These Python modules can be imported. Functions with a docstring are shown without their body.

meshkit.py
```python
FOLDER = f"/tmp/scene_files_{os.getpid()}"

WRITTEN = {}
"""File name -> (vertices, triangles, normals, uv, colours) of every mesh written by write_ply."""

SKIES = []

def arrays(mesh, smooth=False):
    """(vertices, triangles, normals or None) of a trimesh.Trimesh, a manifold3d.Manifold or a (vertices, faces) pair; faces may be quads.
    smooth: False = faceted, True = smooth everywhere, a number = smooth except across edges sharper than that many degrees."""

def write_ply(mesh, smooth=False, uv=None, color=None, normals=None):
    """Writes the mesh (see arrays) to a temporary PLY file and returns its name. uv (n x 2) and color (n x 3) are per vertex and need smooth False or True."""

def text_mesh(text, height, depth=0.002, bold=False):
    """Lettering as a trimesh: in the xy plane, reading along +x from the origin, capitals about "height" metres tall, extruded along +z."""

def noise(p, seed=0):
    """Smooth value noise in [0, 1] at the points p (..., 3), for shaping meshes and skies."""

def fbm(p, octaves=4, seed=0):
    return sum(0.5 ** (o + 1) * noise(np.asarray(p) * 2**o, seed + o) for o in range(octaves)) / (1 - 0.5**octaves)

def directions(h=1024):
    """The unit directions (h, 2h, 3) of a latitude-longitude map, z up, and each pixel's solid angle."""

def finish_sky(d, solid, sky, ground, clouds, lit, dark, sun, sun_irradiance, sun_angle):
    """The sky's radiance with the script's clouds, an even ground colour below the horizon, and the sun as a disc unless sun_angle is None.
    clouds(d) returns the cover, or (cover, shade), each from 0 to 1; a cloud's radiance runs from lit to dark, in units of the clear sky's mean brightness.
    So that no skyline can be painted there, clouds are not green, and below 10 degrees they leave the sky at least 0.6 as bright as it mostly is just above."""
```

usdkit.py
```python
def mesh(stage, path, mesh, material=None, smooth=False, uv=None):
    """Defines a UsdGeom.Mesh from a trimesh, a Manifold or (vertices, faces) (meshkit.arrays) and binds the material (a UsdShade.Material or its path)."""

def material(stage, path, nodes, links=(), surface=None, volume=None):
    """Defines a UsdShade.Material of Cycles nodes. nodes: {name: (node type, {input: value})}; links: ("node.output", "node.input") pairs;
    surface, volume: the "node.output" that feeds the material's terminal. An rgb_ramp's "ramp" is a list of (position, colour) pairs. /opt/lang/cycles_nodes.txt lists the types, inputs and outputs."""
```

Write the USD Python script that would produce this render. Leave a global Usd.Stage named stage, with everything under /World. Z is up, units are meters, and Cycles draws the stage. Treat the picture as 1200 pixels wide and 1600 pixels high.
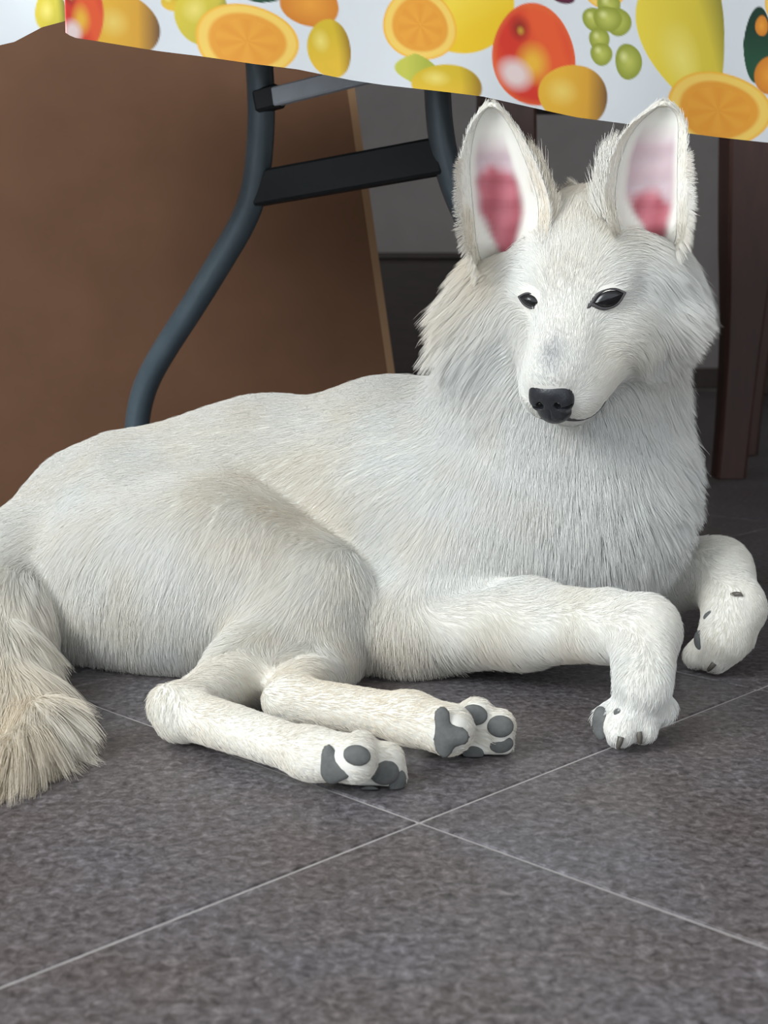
import math, random
import numpy as np, trimesh, usdkit, meshkit
from scipy.ndimage import map_coordinates
from scipy.spatial import cKDTree
from pxr import Usd, UsdGeom, UsdLux, UsdShade, Gf, Sdf, Vt

random.seed(3)
rng = np.random.default_rng(7)
stage = Usd.Stage.CreateInMemory()
UsdGeom.Xform.Define(stage, '/World')
# ------------------------------------------------------------------ camera, light, exposure
PITCH, FPX, CAMZ = math.radians(8.5), 2100.0, 0.34
cam = UsdGeom.Camera.Define(stage, '/World/camera')
cam.CreateHorizontalApertureAttr(36.0)
cam.CreateVerticalApertureAttr(48.0)
cam.CreateFocalLengthAttr(36.0 * FPX / 1200.0)
cam.CreateClippingRangeAttr(Gf.Vec2f(0.02, 100))
cam.AddTranslateOp().Set((0, 0, CAMZ))
cam.AddRotateXOp().Set(90 - 8.5)
cam.CreateExposureAttr(0.30)
cam.CreateFStopAttr(14.0); cam.CreateFocusDistanceAttr(1.16)
dome = UsdLux.DomeLight.Define(stage, '/World/unseen_sky_light')  # out of view, soft even light through the open camera side
dome.CreateIntensityAttr(0.36)
dome.CreateColorAttr(Gf.Vec3f(0.92, 1.0, 1.07))
win = UsdLux.RectLight.Define(stage, '/World/unseen_window_daylight')  # window out of view, placed to light the dog from the front left
win.CreateWidthAttr(1.8); win.CreateHeightAttr(1.4)
win.CreateIntensityAttr(13.2)
win.CreateColorAttr(Gf.Vec3f(0.96, 1.0, 1.02))
win.AddTranslateOp().Set((-2.19, -0.80, 1.75))
win.AddRotateXYZOp().Set((90, 0, -90))

# ------------------------------------------------------------------ helpers
used = {}
def numbered(path):
    n = used.get(path, 0); used[path] = n + 1
    return path if n == 0 else '%s_%03d' % (path, n)
def ppath(parent):
    return '/World' if parent is None else str(parent.GetPath())
def tag(p, label=None, cat=None, group=None, kind=None):
    for k, v in (('label', label), ('category', cat), ('group', group), ('kind', kind)):
        if v: p.SetCustomDataByKey(k, v)
    return p
def obj(name, mesh, mat, parent=None, smooth=35):
    return usdkit.mesh(stage, numbered(ppath(parent) + '/' + name), mesh, mat, smooth=smooth).GetPrim()
def thing(name, label=None, cat=None, loc=(0, 0, 0), kind=None, group=None):
    x = UsdGeom.Xform.Define(stage, numbered('/World/' + name))
    x.AddTranslateOp().Set(tuple(loc))
    return tag(x.GetPrim(), label, cat, group, kind)
def primvar(prim, name, values, interp='vertex'):
    UsdGeom.PrimvarsAPI(prim).CreatePrimvar(name, Sdf.ValueTypeNames.Color3fArray, interp).Set(Vt.Vec3fArray.FromNumpy(np.asarray(values, np.float32)))
def lin(r, g, b):
    c = np.array([r, g, b], float) / 255
    return tuple(np.where(c < .04045, c / 12.92, ((c + .055) / 1.055) ** 2.4))
def look(name, nodes, links, surface='p.BSDF'):
    return usdkit.material(stage, '/World/Looks/' + name, nodes, links, surface=surface)
def plain(name, c1, c2=None, scale=20, rough=.5, detail=4, stretch=(1, 1, 1), bump=0, **kw):
    c2 = c2 or c1
    nodes = {'g': ('texture_coordinate', {}), 'm': ('mapping', {'scale': stretch}), 'n': ('noise_texture', {'scale': scale, 'detail': detail, 'roughness': .6}),
             'r': ('rgb_ramp', {'ramp': [(.3, c1), (.7, c2)]}), 'p': ('principled_bsdf', {'roughness': rough, **kw})}
    links = [('g.object', 'm.vector'), ('m.vector', 'n.vector'), ('n.fac', 'r.fac'), ('r.color', 'p.base_color')]
    if bump:
        nodes['b'] = ('bump', {'strength': bump, 'distance': .002}); links += [('n.fac', 'b.height'), ('b.normal', 'p.normal')]
    return look(name, nodes, links)
def box(lo, hi):
    lo, hi = np.minimum(lo, hi), np.maximum(lo, hi)
    m = trimesh.creation.box(hi - lo); m.apply_translation((np.array(lo) + hi) / 2); return m
def bevelbox(lo, hi, b=.004):
    lo, hi = np.array(lo, float), np.array(hi, float)
    pts = []
    for a in range(3):
        for sx in (0, 1):
            for sy in (0, 1):
                for sz in (0, 1):
                    s = [sx, sy, sz]
                    pts.append([(hi[k] if s[k] else lo[k]) + (0 if k == a else (-b if s[k] else b)) for k in range(3)])
    return trimesh.convex.convex_hull(np.array(pts))
def tube(points, radii, sides=20, caps=True):
    p = np.asarray(points, float); r = np.broadcast_to(radii, len(p)).astype(float)
    t = np.gradient(p, axis=0); t /= np.linalg.norm(t, axis=1, keepdims=True)
    a = np.cross(t[0], [0, 1, 0.2]); a /= np.linalg.norm(a); fr = []
    for i in range(len(p)):
        a = a - t[i] * (a @ t[i]); a /= np.linalg.norm(a); fr.append(a)
    A = np.array(fr); B = np.cross(t, A); an = np.arange(sides) * 2 * np.pi / sides
    v = p[:, None] + r[:, None, None] * (np.cos(an)[None, :, None] * A[:, None] + np.sin(an)[None, :, None] * B[:, None])
    n = len(p); v = v.reshape(-1, 3); f = []
    for i in range(n - 1):
        for j in range(sides):
            q = [i * sides + j, i * sides + (j + 1) % sides, (i + 1) * sides + (j + 1) % sides, (i + 1) * sides + j]
            f += [[q[0], q[1], q[2]], [q[0], q[2], q[3]]]
    if caps:
        v = np.vstack([v, p[0], p[-1]]); c0, c1 = len(v) - 2, len(v) - 1
        for j in range(sides):
            f += [[c0, (j + 1) % sides, j], [c1, (n - 1) * sides + j, (n - 1) * sides + (j + 1) % sides]]
    return trimesh.Trimesh(v, f, process=False)
def spline(pts, n=60):
    from scipy.interpolate import CubicSpline
    pts = np.asarray(pts, float); d = np.r_[0, np.cumsum(np.linalg.norm(np.diff(pts, axis=0), axis=1))]
    return CubicSpline(d, pts)(np.linspace(0, d[-1], n))
# a measured image position and a distance (or height) give a place in the room
CAM = np.array([0, 0, CAMZ])
def ray(px, py):
    u, v = (px - 600) / FPX, (800 - py) / FPX
    return np.array([u, math.cos(PITCH) + v * math.sin(PITCH), -math.sin(PITCH) + v * math.cos(PITCH)])
def atY(px, py, Y):
    d = ray(px, py); return CAM + d * (Y / d[1])
def atZ(px, py, z):
    d = ray(px, py); return CAM + d * ((z - CAMZ) / d[2])

# ------------------------------------------------------------------ the setting
nf = {'g': ('geometry', {}), 'm': ('mapping', {'scale': (1, 1, 1)}),
      'n1': ('noise_texture', {'scale': 140, 'detail': 6, 'roughness': .68, 'distortion': .5}), 'n2': ('noise_texture', {'scale': 7, 'detail': 3}),
      'r1': ('rgb_ramp', {'ramp': [(.3, lin(56, 54, 57)), (.46, lin(92, 89, 91)), (.56, lin(110, 108, 111)), (.72, lin(144, 142, 145))]}),
      'r2': ('rgb_ramp', {'ramp': [(.35, (.93, .84, .79)), (.65, (1.0, 1.0, 1.03))]}),
      'x': ('mix', {'mix_type': 'multiply', 'fac': 1.0}), 'p': ('principled_bsdf', {'roughness': .42, 'specular_ior_level': .4}), 'b': ('bump', {'strength': .12, 'distance': .001})}
TILE = look('stone_tile', nf, [('g.position', 'm.vector'), ('m.vector', 'n1.vector'), ('g.position', 'n2.vector'), ('n1.fac', 'r1.fac'), ('n2.fac', 'r2.fac'),
                               ('r1.color', 'x.color1'), ('r2.color', 'x.color2'), ('x.color', 'p.base_color'), ('n1.fac', 'b.height'), ('b.normal', 'p.normal')])
GROUT = plain('grout', lin(160, 156, 155), lin(182, 178, 176), 60, .9)
WALL = plain('wall_paint', lin(158, 151, 149), lin(166, 159, 157), 6, .85)
WHITEWALL = plain('ceiling_paint', lin(205, 203, 198), lin(212, 210, 205), 4, .9)
SKIRT = plain('dark_skirting', lin(66, 56, 50), lin(76, 64, 58), 12, .5)

floor = thing('floor', 'dark grey mottled stone tile floor with pale thin joints', 'floor', kind='structure')
obj('grout', box((-2.2, -1.6, -.03), (2.4, 6.0, -.0012)), GROUT, floor)
X0 = atZ(655, 1284, 0)[:2]; TA = math.radians(45.5); T = .45
e1, e2 = np.array([math.cos(TA), math.sin(TA)]), np.array([-math.sin(TA), math.cos(TA)])
gap = .0013; ch = .0012
tb = trimesh.convex.convex_hull(np.array([[x * (T / 2 - gap), y * (T / 2 - gap), -.02] for x in (-1, 1) for y in (-1, 1)] + [[x * (T / 2 - gap), y * (T / 2 - gap), -ch] for x in (-1, 1) for y in (-1, 1)] + [[x * (T / 2 - gap - ch), y * (T / 2 - gap - ch), 0] for x in (-1, 1) for y in (-1, 1)]))
tb.apply_transform(trimesh.transformations.rotation_matrix(TA, [0, 0, 1]))
for i in range(-12, 14):
    for j in range(-12, 14):
        c = X0 + e1 * T * (i + .5) + e2 * T * (j + .5)
        if -.35 < c[1] < 5.65 and abs(c[0]) < .55 + .42 * max(c[1], 0) and -1.85 < c[0] < 2.05:
            t = tb.copy(); t.apply_translation((c[0], c[1], 0)); obj('tile', t, TILE, floor, smooth=False)
tag(obj('wall_back', box((-2.2, 6.0, -.03), (2.4, 6.1, 2.6)), WALL), kind='structure')
tag(obj('wall_right', box((2.4, -1.6, -.03), (2.5, 6.1, 2.6)), WALL), kind='structure')
wl = trimesh.util.concatenate([box((-2.3, -2.0, -.03), (-2.2, 6.1, 1.05)), box((-2.3, -2.0, 2.45), (-2.2, 6.1, 2.6)), box((-2.3, -2.0, 1.05), (-2.2, -1.7, 2.45)), box((-2.3, .1, 1.05), (-2.2, 6.1, 2.45))])  # opening out of view, cut for the daylight from the left
tag(obj('wall_left', wl, WALL), kind='structure')
tag(obj('ceiling', box((-2.3, -1.6, 2.6), (2.5, 6.1, 2.7)), WHITEWALL), kind='structure')
tag(obj('baseboard_back', bevelbox((-2.2, 5.98, 0), (2.4, 6.0, .09), .003), SKIRT), kind='structure')

# ------------------------------------------------------------------ folding table and its oilcloth
EDGE = np.array([.89822525, .43953543]); PERP = np.array([-EDGE[1], EDGE[0]]); CORNER = np.array([-.24727, 1.10782])
TOPZ = .74
STEEL = plain('painted_steel', lin(84, 98, 107), lin(92, 106, 115), 30, .33, metallic=.25)
BLACKSTEEL = plain('dark_steel', lin(16, 22, 26), lin(20, 27, 31), 30, .6)
ZINC = plain('zinc_bracket', lin(170, 180, 192), lin(182, 192, 204), 30, .5)
BOARD = plain('table_underside', lin(96, 74, 58), lin(106, 82, 66), 20, .7)
table = thing('folding_table', 'folding table on bent grey steel tube legs, under the fruit print cloth', 'table')
def tpt(a, b, z): q = CORNER + EDGE * a + PERP * b; return np.array([q[0], q[1], z])
def slab(a0, a1, b0, b1, z0, z1, bev=.006):
    m = bevelbox((a0, b0, z0), (a1, b1, z1), bev)
    M = np.eye(4); M[:2, 0] = EDGE; M[:2, 1] = PERP; M[:2, 3] = CORNER; m.apply_transform(M); return m
obj('tabletop', slab(.012, 1.25, .012, .71, TOPZ - .03, TOPZ - .001), BOARD, table)
l1 = [atY(404, 20, 1.60), atY(405, 100, 1.60), atY(408, 160, 1.605), atY(405, 240, 1.62), atY(392, 315, 1.635), atY(352, 395, 1.66), atY(300, 480, 1.69), atY(252, 555, 1.725), atY(222, 620, 1.75), atY(212, 690, 1.76), atY(210, 760, 1.765)]
foot = l1[-1].copy(); foot[2] = .012
l1[0][2] = TOPZ - .02
obj('leg', tube(spline(l1 + [foot], 90), .0160, 24), STEEL, table, True)
l2 = [atY(681, 60, 1.50), atY(684, 150, 1.50), atY(690, 215, 1.505), atY(702, 270, 1.51), atY(735, 350, 1.515), atY(790, 440, 1.52), atY(830, 520, 1.53), atY(845, 620, 1.535)]
l2[0][2] = TOPZ - .02
foot2 = atY(847, 700, 1.54); foot2[2] = .012
obj('leg', tube(spline(l2 + [foot2], 70), .0145, 24), STEEL, table, True)
for ft in (foot, foot2):
    c = trimesh.creation.cylinder(.019, .02, sections=24); c.apply_translation((ft[0], ft[1], .0115)); obj('foot_cap', c, BLACKSTEEL, table)
def flatbar(a, b, h, w):                                   # a flat bar standing on edge between two points
    a, b = np.array(a), np.array(b); d = b - a; L = np.linalg.norm(d); d /= L
    s = np.cross([0, 0, 1], d); s /= np.linalg.norm(s); u = np.cross(d, s)
    m = bevelbox((0, -w / 2, -h / 2), (L, w / 2, h / 2), min(h, w) * .15)
    M = np.eye(4); M[:3, 0] = d; M[:3, 1] = s; M[:3, 2] = u; M[:3, 3] = a; m.apply_transform(M); return m
tag(obj('crossbar', flatbar(atY(398, 296, 1.63), atY(694, 243, 1.505), .040, .02), BLACKSTEEL, table), 'dark flat crossbar joining the two legs')
tag(obj('brace_bracket', flatbar(atY(428, 152, 1.585), atY(585, 112, 1.53), .021, .012), ZINC, table), 'pale zinc folding brace under the tabletop')
obj('brace_pivot', flatbar(atY(400, 160, 1.597), atY(440, 149, 1.588), .026, .020), BLACKSTEEL, table)

HEM = [(-.0039, .5581), (-.0009, .5564), (.0041, .5549), (.0194, .5542), (.0454, .5525), (.072, .5506), (.1046, .5492), (.1552, .546), (.193, .5447), (.2442, .5394), (.2753, .5373), (.373, .5334), (.4247, .5277), (.4783, .5217), (.5227, .5196), (.6116, .515), (.7145, .5118), (1.27, .505)]
FRUIT = [('peach', .0448, .5673, .0284, .0248, 0), ('apple', .0088, .5738, .0184, .0302, 0), ('lemon', .0837, .5897, .0087, .007, 0), ('pear', .1098, .5841, .021, .0253, -35), ('leaf', .1589, .6, .0172, .0041, 0), ('slice', .148, .564, .0456, .0299, 0),
         ('orange', .2054, .5993, .0273, .0188, 0), ('lemon', .2236, .564, .0205, .0244, 10), ('lemonplain', .3622, .6065, .0498, .0332, 30), ('slice', .3101, .5908, .0359, .0305, 0), ('leafy', .3058, .5532, .0205, .0132, 0), ('lemon', .3377, .5411, .0355, .0178, 0),
         ('apple', .4294, .574, .0461, .0457, -12), ('peach', .4742, .5414, .039, .0281, 0), ('grape', .4941, .6129, .0116, .0104, 0), ('grape', .512, .6273, .0132, .0116, 0), ('grape', .5235, .6126, .0148, .0129, 0), ('grape', .5019, .5949, .0117, .0105, 0),
         ('grape', .5045, .5817, .0125, .0105, 0), ('grape', .5109, .6144, .0162, .0116, 0), ('plum', .4613, .6293, .0128, .0057, 0), ('grape', .5359, .5771, .0157, .0166, 10), ('pearbig', .6079, .6039, .0510, .0735, 24), ('leaf', .6977, .6065, .0183, .0372, 0),
         ('orange', .7016, .6254, .0083, .0099, 0), ('slice', .6508, .5396, .0681, .0372, 0), ('orange', .7143, .5777, .0185, .0188, 0), ('apple', .7947, .6209, .0616, .0509, 0), ('peach', .8091, .5378, .0492, .0326, 0),
         ('lemon', -.128, atY(0, 45, 1.129)[2], .0115, .018, 0), ('pear', -.069, atY(85, 14, 1.155)[2], .013, .020, 0)]
for k in range(26):                                        # the print goes on past the frame and over the higher part of the cloth
    FRUIT.insert(0, (('orange', 'lemon', 'pear', 'peach', 'apple', 'slice')[k % 6], .03 + (k * .381) % 1.2, .68 - .03 * (k % 2), .03, .026, k * 17 % 50 - 25))
# the same motifs continue beyond the picture's right side
FRUIT += [('slice', .93, .56, .05, .04, 0), ('lemon', 1.02, .60, .03, .03, 0), ('orange', 1.10, .54, .04, .035, 0), ('pear', 1.19, .60, .04, .05, 20)]
def paint(s, z):                                           # flat print: colour of the cloth at (along, up)
    col = np.tile(np.array(lin(226, 231, 234)), (len(s), 1))
    for k, cs, cz, rs, rz, a in FRUIT:
        near = np.nonzero((abs(s - cs) < 1.8 * max(rs, rz)) & (abs(z - cz) < 1.8 * max(rs, rz)))[0]
        if not len(near): continue
        ca, sa = math.cos(math.radians(a)), math.sin(math.radians(a))
        u0, v0 = s[near] - cs, z[near] - cz
        u, v = (u0 * ca + v0 * sa) / rs, (-u0 * sa + v0 * ca) / rz
        wob = 1 + .03 * np.sin(3 * np.arctan2(v, u) + cs * 50)
        if k == 'pearbig': u = u / (1 + .38 * v)
        if k == 'pear': u = u / (1 - .28 * v)
        r = np.hypot(u, v) / wob
        if k in ('leaf', 'leafy'): r = np.abs(u) + v * v if rs > rz else np.abs(v) ** 1.6 + u * u
        al = np.clip((1 - r) * min(rs, rz) / .0012 + .5, 0, 1)[:, None]
        mixc = lambda A, B, t: np.array(lin(*A)) * (1 - np.clip(t, 0, 1)[:, None]) + np.array(lin(*B)) * np.clip(t, 0, 1)[:, None]
        over = lambda c, B, t: c * (1 - np.clip(t, 0, 1)[:, None]) + np.array(lin(*B)) * np.clip(t, 0, 1)[:, None]
        if k == 'slice':
            c = mixc((238, 160, 54), (243, 170, 62), .5 + .5 * np.sin(7 * np.arctan2(v, u)) * (r < .6))
            c = over(c, (252, 212, 104), (r - .72) / .08); c = over(c, (250, 188, 60), (r - .92) / .06)
        elif k == 'lemon':
            c = mixc((222, 190, 50), (238, 196, 60), .5 - v); c = over(c, (132, 92, 36), (u - .35) * 1.1 + .2 * (r - .5)); c = over(c, (246, 226, 120), 1 - 2.2 * np.hypot(u + .35, v - .3))
        elif k == 'lemonplain':
            c = mixc((246, 204, 44), (250, 220, 74), .5 + v)
        elif k == 'peach':
            c = mixc((240, 186, 62), (222, 164, 56), .5 + u); c = over(c, (112, 82, 56), (u - .38) * 1.6); c = over(c, (246, 214, 110), 1 - 1.9 * np.hypot(u + .35, v - .1))
        elif k == 'orange':
            c = mixc((244, 166, 62), (214, 128, 40), r * .9)
        elif k == 'apple':
            c = mixc((222, 60, 44), (240, 96, 52), .5 + .7 * np.sin(3 * u + 2 * v)); c = over(c, (246, 190, 64), 1.25 - 2.6 * np.hypot(u + .0, v + .15))
            c = over(c, (240, 218, 214), 1.6 - 4.2 * np.hypot(u * .75 + .28, v + .48)); c = over(c, (150, 44, 34), 1.2 - 4 * np.hypot(u + .45, v - .42)); c = over(c, (216, 170, 60), 1 - 9 * np.hypot(u + .42, v - .38)); c = over(c, (236, 112, 60), (r - .86) * 5)
        elif k == 'pear':
            c = mixc((226, 204, 66), (196, 186, 70), .4 + .5 * u); c = over(c, (96, 96, 50), (u - .35) * 1.5); c = over(c, (244, 226, 120), 1 - 2 * np.hypot(u + .3, v + .1))
        elif k == 'pearbig':
            c = mixc((240, 216, 74), (214, 194, 66), .4 + .5 * u); c = over(c, (112, 112, 52), (u - .5) * 1.4 + .3 * v); c = over(c, (248, 232, 120), 1 - 1.8 * np.hypot(u + .3, v + .2))
        elif k == 'grape':
            c = mixc((200, 204, 100), (146, 156, 56), r); c = over(c, (226, 228, 150), 1 - 2.5 * np.hypot(u + .3, v - .3))
        elif k == 'leafy': c = mixc((206, 206, 86), (178, 184, 70), .5 + u)
        elif k == 'leaf': c = mixc((40, 84, 60), (26, 60, 46), .5 + v)
        else: c = mixc((110, 40, 66), (80, 24, 50), r)
        col[near] = col[near] * (1 - al) + c * al
    return col
# the cloth's hanging side: plan path along the long edge, a fold tucked back at the corner, then the short side
front = [CORNER + EDGE * s for s in np.arange(1.27, -.005, -.0013)]
fold = [front[-1] + (np.array([-.0118, .052])) * t for t in np.linspace(0, 1, 34)[1:]]
side = [fold[-1] - EDGE * t for t in np.arange(.0013, .10, .0013)]
side += [side[-1] - EDGE * .03 * math.sin(a_) + PERP * .03 * (1 - math.cos(a_)) for a_ in np.linspace(.05, math.pi / 2, 30)]
side += [side[-1] + PERP * t for t in np.arange(.002, .5, .002)]
path = np.array(front + fold + side); q = np.r_[0, np.cumsum(np.linalg.norm(np.diff(path, axis=0), axis=1))]
along = 1.27 - q
qc = along[len(front) - 1]
hem = np.where(along >= qc, np.interp(along, [h[0] for h in HEM], [h[1] for h in HEM]),
               np.interp(qc - along, [0, .053, .073, .096, .123, .20], [.5581, atY(100, 33, 1.16)[2], atY(70, 43, 1.151)[2], atY(38, 66, 1.141)[2], atY(0, 78, 1.129)[2], .560]))
nz = 170
rows = []
nrm = np.gradient(path, axis=0); nrm = np.stack([-nrm[:, 1], nrm[:, 0]], 1); nrm /= np.linalg.norm(nrm, axis=1, keepdims=True)
nrm[len(front) - 12:len(front) + len(fold) + 12] = nrm[len(front) - 12:len(front) - 11] if True else nrm
for k in range(nz):
    t = k / (nz - 1); z = hem + (TOPZ + .001 - hem) * t
    wave = .004 * (1 - t) ** 1.2 * np.sin(along * 9 + 1.0) + .0015 * (1 - t) * np.sin(along * 31)
    top = .012 * max(0, (t - .93) / .07) ** 2
    p2 = path + PERP * (wave[:, None] + top)
    rows.append(np.column_stack([p2, z]))
G = np.array(rows); nk, npth = G.shape[:2]
V = G.reshape(-1, 3)
ii, jj = np.meshgrid(np.arange(nk - 1), np.arange(npth - 1), indexing='ij'); ii, jj = ii.ravel(), jj.ravel()
Q = np.stack([ii * npth + jj, ii * npth + jj + 1, (ii + 1) * npth + jj + 1, (ii + 1) * npth + jj], 1)
Fc = np.vstack([Q[:, [0, 1, 2]], Q[:, [0, 2, 3]]])
CLOTH = look('printed_oilcloth', {'a': ('attribute', {'attribute': 'print_color'}), 'p': ('principled_bsdf', {'roughness': .38, 'specular_ior_level': .4})}, [('a.color', 'p.base_color')])
cloth = thing('tablecloth', 'white oilcloth printed with oranges, apples and pears hanging over the folding table', 'tablecloth')
hang = usdkit.mesh(stage, '/World/tablecloth/hanging_side', (V, Fc), CLOTH, smooth=True)
primvar(hang.GetPrim(), 'print_color', paint(np.tile(along, nk), V[:, 2]))
obj('cloth_top', slab(-.004, 1.25, .0, .72, TOPZ, TOPZ + .002, .0005), plain('oilcloth_white', lin(226, 231, 234), rough=.38), cloth)

# ------------------------------------------------------------------ things standing behind
BROWN = plain('brown_board', lin(106, 73, 50), lin(116, 81, 57), 9, .8, detail=6, bump=.05)
BROWNEDGE = plain('brown_board_edge', lin(150, 116, 84), lin(160, 126, 92), 9, .7)
board = thing('brown_board', 'tall plain brown board standing on edge behind the folding table legs', 'board')
A, B = atY(-420, 700, 2.02), atY(622, 700, 2.16)
ptop = atY(553, 130, 2.16); pbot = atY(618, 590, 2.16); sl = (pbot - ptop) / (pbot[2] - ptop[2])
d = (B - A)[:2] / np.linalg.norm((B - A)[:2]); nn = np.array([-d[1], d[0]])
def boardpoly(inset0, inset1, f0, f1):
    P = []
    for z in (.004, .96):
        xr = ptop + sl * (z - ptop[2])
        for off in (f0, f1):
            r = np.array([xr[0], xr[1]]) - d * inset0; l = np.array(A[:2]) if inset1 is None else np.array([xr[0], xr[1]]) - d * inset1
            P += [[*(r + nn * off), z], [*(l + nn * off), z]]
    return trimesh.convex.convex_hull(np.array(P))
obj('panel', boardpoly(.012, None, 0, .03), BROWN, board)
tag(obj('edge_strip', boardpoly(0, .012, -.001, .031), BROWNEDGE, board), 'lighter strip along the slanting right edge')

DARKWOOD = plain('dark_cabinet_wood', lin(50, 40, 35), lin(60, 48, 42), 14, .55, stretch=(1, 1, 6))
cab = thing('low_cabinet', 'low dark wooden cabinet against the back wall behind the brown board', 'cabinet')
zt = atY(640, 395, 5.55)[2]
obj('body', bevelbox((-.6, 5.55, .07), (.34, 5.975, zt - .025), .004), DARKWOOD, cab)
obj('cabinet_top', bevelbox((-.62, 5.53, zt - .025), (.36, 5.975, zt), .004), DARKWOOD, cab)
obj('plinth', bevelbox((-.57, 5.58, .001), (.31, 5.97, .07), .003), SKIRT, cab)
for x0, x1 in ((-.585, -.135), (-.125, .325)):
    dr = obj('door', bevelbox((x0, 5.532, .085), (x1, 5.55, zt - .035), .004), DARKWOOD, cab)
    k = trimesh.creation.icosphere(2, .014); k.apply_translation(((x1 - .04 if x0 < -.3 else x0 + .04), 5.52, zt * .6)); obj('knob', k, ZINC, dr)
cab2 = thing('tall_cabinet', 'tall near-black cabinet in the right background beyond the reddish table leg', 'cabinet')
obj('body', bevelbox((1.52, 5.5, .14), (2.3, 5.975, 1.95), .004), DARKWOOD, cab2)
obj('plinth', bevelbox((1.55, 5.53, .001), (2.27, 5.97, .14), .003), SKIRT, cab2)
for x0, x1 in ((1.535, 1.905), (1.915, 2.285)):
    obj('door', bevelbox((x0, 5.482, .16), (x1, 5.5, 1.93), .004), DARKWOOD, cab2)

REDWOOD = plain('reddish_wood', lin(58, 33, 26), lin(70, 42, 33), 10, .45, stretch=(6, 6, 1))
side_t = thing('wooden_table', 'reddish brown wooden side table with tapered legs, one leg right of the dog', 'table')
def woodleg(x, Y):
    zs = np.linspace(0.002, .86, 16); m = []
    for z in zs:
        t = z / .86; w = .030 + .016 * min(t / .55, 1) - .004 * math.sin(t * 6)
        off = .012 * math.sin(min(t, 1) * math.pi) - .012 * (1 - t)
        b = .006
        m.append([[x + off + sx * (w - (b if k else 0)), Y + sy * (w - (0 if k else b)), z] for sx, sy, k in ((-1, -1, 1), (1, -1, 1), (1, -1, 0), (1, 1, 0), (1, 1, 1), (-1, 1, 1), (-1, 1, 0), (-1, -1, 0))])
    v = np.array(m).reshape(-1, 3); f = []
    for i in range(len(zs) - 1):
        for j in range(8):
            a, b_, c, d_ = i * 8 + j, i * 8 + (j + 1) % 8, (i + 1) * 8 + (j + 1) % 8, (i + 1) * 8 + j
            f += [[a, b_, c], [a, c, d_]]
    for j in range(1, 7): f += [[0, j + 1, j], [(len(zs) - 1) * 8, (len(zs) - 1) * 8 + j, (len(zs) - 1) * 8 + j + 1]]
    return trimesh.Trimesh(v, f, process=False)
RL = atY(1156, 500, 2.75); LL = atY(788, 500, 2.75)
for x, Y in ((RL[0], 2.75), (LL[0], 2.75), (RL[0] * 3.2 / 2.75 + .03, 3.2), (LL[0] * 3.2 / 2.75, 3.2)):
    obj('leg', woodleg(x, Y), REDWOOD, side_t, 40)
obj('apron', bevelbox((LL[0] - .03, 2.72, .79), (RL[0] + .15, 3.22, .875), .004), REDWOOD, side_t)
obj('tabletop', bevelbox((LL[0] - .08, 2.67, .875), (RL[0] + .22, 3.28, .905), .008), REDWOOD, side_t)
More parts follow.
